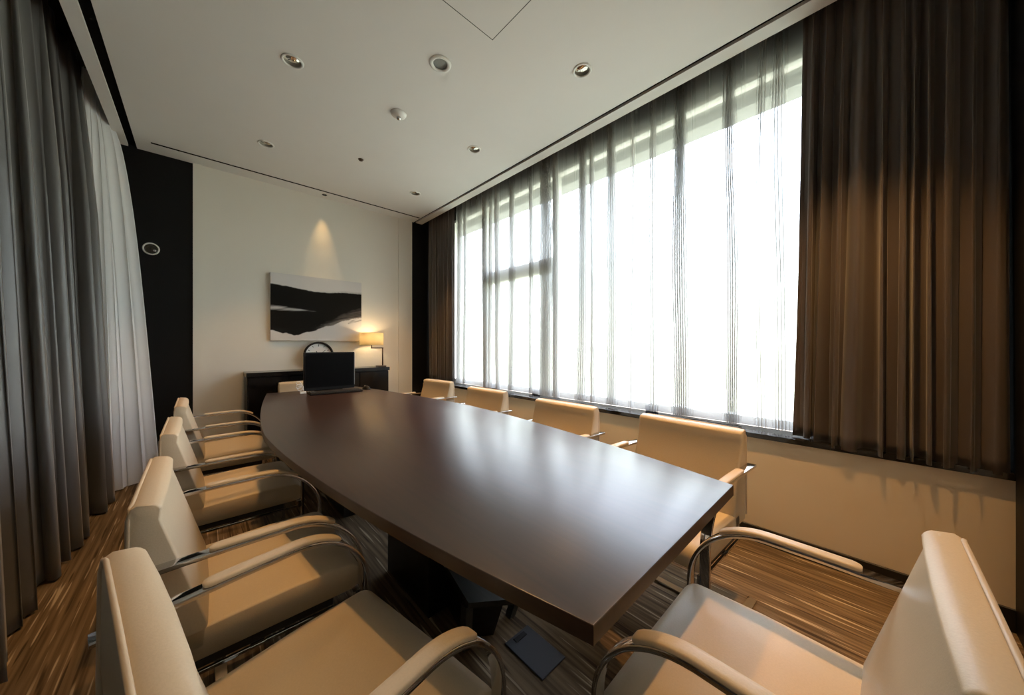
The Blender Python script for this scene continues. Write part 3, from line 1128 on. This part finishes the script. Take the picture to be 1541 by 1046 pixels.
DL = ['recessed ceiling downlight over the camera corner, above the nearest left armchair', 'recessed ceiling downlight over the right foreground beside the wide drape',
      'recessed ceiling downlight above the second left armchair, over the left drape side', 'lit recessed downlight nearest the window, right of the round white ceiling speaker',
      'largest recessed downlight in the photo, left of the round white ceiling speaker', 'middle recessed downlight of the row along the window',
      'recessed downlight near the ceiling slot on the curtain side, above the far left armchairs', 'farthest recessed downlight of the row along the window, by the ceiling slot corner']
for (x, y), lab, pw in zip(DOWN, DL, (0.12, 1.95, 0.85, 1.75, 0.9, 1.4, 0.9, 1.3)):
    downlight(x, y, 0.062, lab, watt=DOWN_W * pw)

sp = thing('ceiling_speaker', 'round white ceiling speaker with a grey mesh centre between two downlights', 'speaker', (SPEAKER[0], SPEAKER[1], ZC))
b = B()
lathe(b, [(0.046, 0.0), (0.048, -0.006), (0.060, -0.010), (0.070, -0.006), (0.073, 0.0)], 40, None, closed=True)
obj('trim_ring', b, M['white_metal'], sp, True)
b = B()
lathe(b, [(0.0, 0.006), (0.056, 0.006), (0.056, 0.012), (0, 0.012)], 40)
obj('mesh_grille', b, M['grille'], sp)

sd = thing('smoke_detector', 'small white smoke detector on the ceiling beyond the round speaker', 'smoke detector', (1.194, 2.638, ZC))
b = B()
lathe(b, [(0.0, -0.030), (0.030, -0.030), (0.052, -0.020), (0.060, -0.008), (0.062, 0.0), (0, 0)], 40)
obj('housing', b, M['white_plastic'], sd, True)
b = B()
lathe(b, [(0.0, -0.052), (0.012, -0.050), (0.018, -0.042), (0.018, -0.0301), (0, -0.0301)], 20)
obj('sensor', b, M['chrome'], sd, True)

sk = thing('sprinkler_head', 'tiny dark flush sprinkler in the middle of the ceiling', 'sprinkler', (1.207, 3.552, ZC))
b = B()
lathe(b, [(0.0, -0.014), (0.016, -0.014), (0.018, -0.011), (0.010, -0.008), (0.010, -0.003), (0.026, -0.002), (0.026, 0), (0, 0)], 24)
obj('deflector', b, M['bronze'], sk, True)

# pin spot over the picture
pn = thing('pin_spotlight', 'tiny pin spotlight between the ceiling slot and the far wall, above the painting', 'ceiling light', (PIN[0], PIN[1], ZC))
b = B()
lathe(b, [(0.020, 0.003), (0.021, -0.003), (0.028, -0.003), (0.029, 0.0), (0.027, 0.003)], 24, None, closed=True)
obj('trim_ring', b, M['dark_reflector'], pn, True)
b = B()
lathe(b, [(0.024, 0.002), (0.016, 0.03), (0.006, 0.035)], 24)
obj('reflector', b, M['reflector'], pn, True)
l = bpy.data.lights.new('spot_light', 'SPOT')
l.energy = PIC_W
l.color = (1.0, 0.62, 0.24)
l.spot_size = R(36)
l.spot_blend = 1.0
l.shadow_soft_size = 0.012
lo = bpy.data.objects.new('spot_light', l)
COL.objects.link(lo)
lo.parent = pn
lo.location = (0, 0, 0.0)
lo.rotation_euler = (R(5), 0, 0)

# linear slot diffuser near the far wall
sl = thing('slot_diffuser', 'thin black dashed air slot running across the ceiling near the far wall', 'air vent', ((-0.33 + 2.40) / 2, 4.592, ZC))
b = B()
box(b, -1.362, 1.362, -0.011, 0.011, -0.003, 0.0)
obj('slot', b, M['groove'], sl)
for k in range(34):
    x = -1.345 + k * 0.08
    b = B()
    box(b, x, x + 0.012, -0.010, 0.010, -0.0045, -0.003)
    obj('divider', b, M['dark_reflector'], sl)

# ceiling access panel: its far corner shows at the top edge of the frame
ap = thing('access_panel', 'flush square ceiling access panel whose corner seam shows at the top edge', 'ceiling panel', (1.075, 1.35, ZC))
b = B()
hw = 0.255
for s in (1, -1):
    box(b, s * hw - .0022, s * hw + .0022, -hw - .0022, hw + .0022, -0.0006, 0.0)
    box(b, -hw, hw, s * hw - .0022, s * hw + .0022, -0.0006, 0.0)
obj('seam', b, M['seam'], ap)
b = B()
box(b, -hw + .003, hw - .003, -hw + .003, hw - .003, -0.0008, 0.0)
obj('panel', b, M['ceiling'], ap)

# round fitting on the black wall panel
rf = thing('wall_light', 'round chrome-ringed fitting on the black wall panel beside the left sheer curtain', 'wall light', (-0.342, YF + 0.02, 2.183))
rot = Matrix.Rotation(R(90), 4, 'X')
b = B()
lathe(b, [(0.046, 0.0), (0.049, 0.010), (0.054, 0.013), (0.059, 0.009), (0.060, 0.0)], 40, rot, closed=True)
obj('trim_ring', b, M['white_metal'], rf, True)
b = B()
lathe(b, [(0.047, 0.004), (0.037, 0.010), (0.032, 0.006), (0.022, 0.008), (0.0, 0.014)], 40, rot)
obj('reflector', b, M['dark_reflector'], rf, True)
b = B()
lathe(b, [(0.013, 0.012), (0.010, 0.018), (0.0, 0.020)], 20, rot @ Matrix.Translation((0.024, -0.014, -.004)))
obj('bulb', b, M['chrome'], rf, True)

# ------------------------------------------------------------------ floor outlet box, cable on the sill
fb = thing('floor_box', 'square grey metal floor outlet lid in the carpet under the near table end', 'floor outlet', (0.995, 0.935, 0))
b = B()
box(b, -0.068, 0.068, -0.105, 0.105, 0.0, 0.006, 0.002, 1)
obj('lid', b, M['floor_box'], fb)
b = B()
box(b, -0.030, 0.030, 0.070, 0.092, 0.006, 0.009, 0.001, 1)
obj('cable_flap', b, M['black_plastic'], fb)
b = B()
pts = [(2.66 + 0.012 * math.sin(k * .9), 0.60 + 0.028 * k, 0.692 + 0.004 * abs(math.sin(k * 1.7))) for k in range(14)]
tube(b, pts, 0.003, 8)
cb = obj('cable', b, M['black_plastic'], None, True)
tag(cb, 'thin black cable lying on the dark window sill below the sheer curtain', 'cable')
